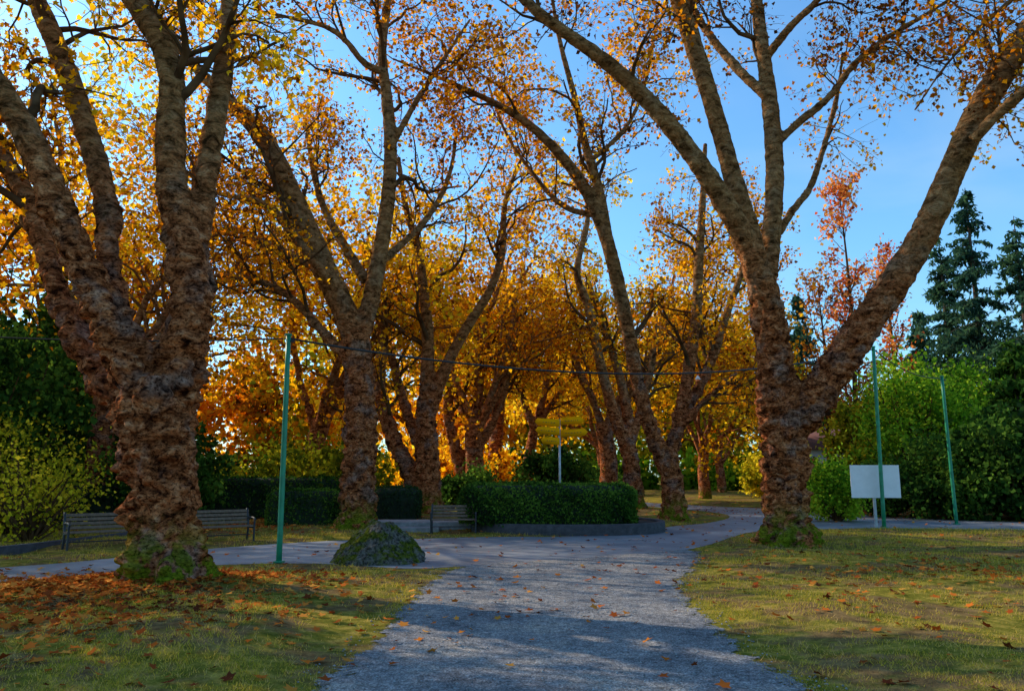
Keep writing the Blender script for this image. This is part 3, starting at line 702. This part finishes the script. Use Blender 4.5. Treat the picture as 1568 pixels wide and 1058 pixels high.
L.append(scatter(*g(1480,790),4,2.,600));L.append(scatter(-7,11,4,3,700));L.append(scatter(0,24,10,6,500));L.append(scatter(8,12,4.5,4.5,600));L.append(scatter(.5,11,2.6,3.5,70));L.append(scatter(8,45,12,8,1500));L.append(scatter(-10,40,10,8,1500))
P=np.concatenate(L);P=P[P[:,1]>5.5];z=np.maximum(hgt(P),.012)+.015+.02*rng.random(len(P))
leaves('fallen_leaves',np.c_[P,z],.10,FALL,None,STAR,1.,mat=M['dry'],flat=.28)
n=9000;P=np.stack([-4+9*rng.random(n),4.5+13*rng.random(n)**1.3],1);s=sdist(P,GRAV);P=P[(s<.35)];n=len(P)
oc=np.array([(1,0,0),(0,1,0),(-1,0,0),(0,-1,0),(0,0,.7),(0,0,-.5)],float);of=np.array([(0,1,4),(1,2,4),(2,3,4),(3,0,4),(1,0,5),(2,1,5),(3,2,5),(0,3,5)])
sz=(.005+.012*rng.random(n)**2);an=rng.random(n)*6.28;ro=np.stack([np.stack([np.cos(an),-np.sin(an)],1),np.stack([np.sin(an),np.cos(an)],1)],1)
jj=oc[None]*(.7+.6*rng.random((n,6,1)));xy=np.einsum('nij,nkj->nki',ro,jj[:,:,:2])
V=np.concatenate([xy,jj[:,:,2:]],2)*sz[:,None,None]+np.c_[P,np.full(n,.014)][:,None]
c=np.repeat((.12+.22*rng.random((n,1)))*np.array([[1,1,1.02]]),6,0)
t=NT('pebble');a_=t.n('ShaderNodeAttribute');a_.attribute_name='Col';M['peb']=t.done(t.df(a_.outputs['Color']))
mk('gravel_stones',V.reshape(-1,3),(np.arange(n)[:,None,None]*6+of[None]).reshape(-1,3),M['peb'],col=c)

# ---------------------------------------------------------------- light, sky, camera
AZ=math.radians(-62);EL=math.radians(30)
sd=Vector((math.sin(AZ)*math.cos(EL),math.cos(AZ)*math.cos(EL),math.sin(EL)))
sl=bpy.data.lights.new('sun','SUN');sl.energy=5;sl.angle=math.radians(.5);sl.color=(1,.87,.66)
so=bpy.data.objects.new('sun',sl);so.rotation_euler=sd.to_track_quat('Z','Y').to_euler();so.location=(-20,30,30);scene.collection.objects.link(so)
w=bpy.data.worlds.new('World');scene.world=w;w.use_nodes=True;nt=w.node_tree;bg=nt.nodes['Background']
sk=nt.nodes.new('ShaderNodeTexSky');sk.sky_type='NISHITA';sk.sun_disc=False;sk.sun_elevation=EL;sk.sun_rotation=AZ;sk.air_density=1.2;sk.dust_density=.9;sk.ozone_density=2.
mx=nt.nodes.new('ShaderNodeMix');mx.data_type='RGBA';mx.blend_type='MULTIPLY';mx.inputs[0].default_value=1;mx.inputs[7].default_value=(.86,1.42,1.78,1)
nt.links.new(sk.outputs[0],mx.inputs[6])
tc=nt.nodes.new('ShaderNodeTexCoord');mp=nt.nodes.new('ShaderNodeMapping');mp.inputs['Scale'].default_value=(1.2,1.2,3.5);nz=nt.nodes.new('ShaderNodeTexNoise');nz.inputs['Scale'].default_value=2.6;nz.inputs['Detail'].default_value=5;nz.inputs['Distortion'].default_value=.6
nt.links.new(tc.outputs['Generated'],mp.inputs[0]);nt.links.new(mp.outputs[0],nz.inputs['Vector'])
mr=nt.nodes.new('ShaderNodeMapRange');mr.inputs[1].default_value=.5;mr.inputs[2].default_value=.78;mr.inputs[3].default_value=0;mr.inputs[4].default_value=.2;nt.links.new(nz.outputs['Fac'],mr.inputs[0])
m2=nt.nodes.new('ShaderNodeMix');m2.data_type='RGBA';m2.inputs[7].default_value=(4.6,5.8,6.4,1);nt.links.new(mr.outputs[0],m2.inputs[0]);nt.links.new(mx.outputs[2],m2.inputs[6])
nt.links.new(m2.outputs[2],bg.inputs[0]);bg.inputs[1].default_value=.15
cam=bpy.data.cameras.new('camera');co=bpy.data.objects.new('camera',cam);scene.collection.objects.link(co)
cam.sensor_width=36;cam.lens=36*F/1568;cam.clip_end=6000;co.location=(0,0,H);co.rotation_euler=(math.pi/2+PITCH,0,0)
scene.camera=co
scene.view_settings.view_transform='Standard';scene.view_settings.look='None';scene.view_settings.exposure=0
print('done',time.time()-T0)
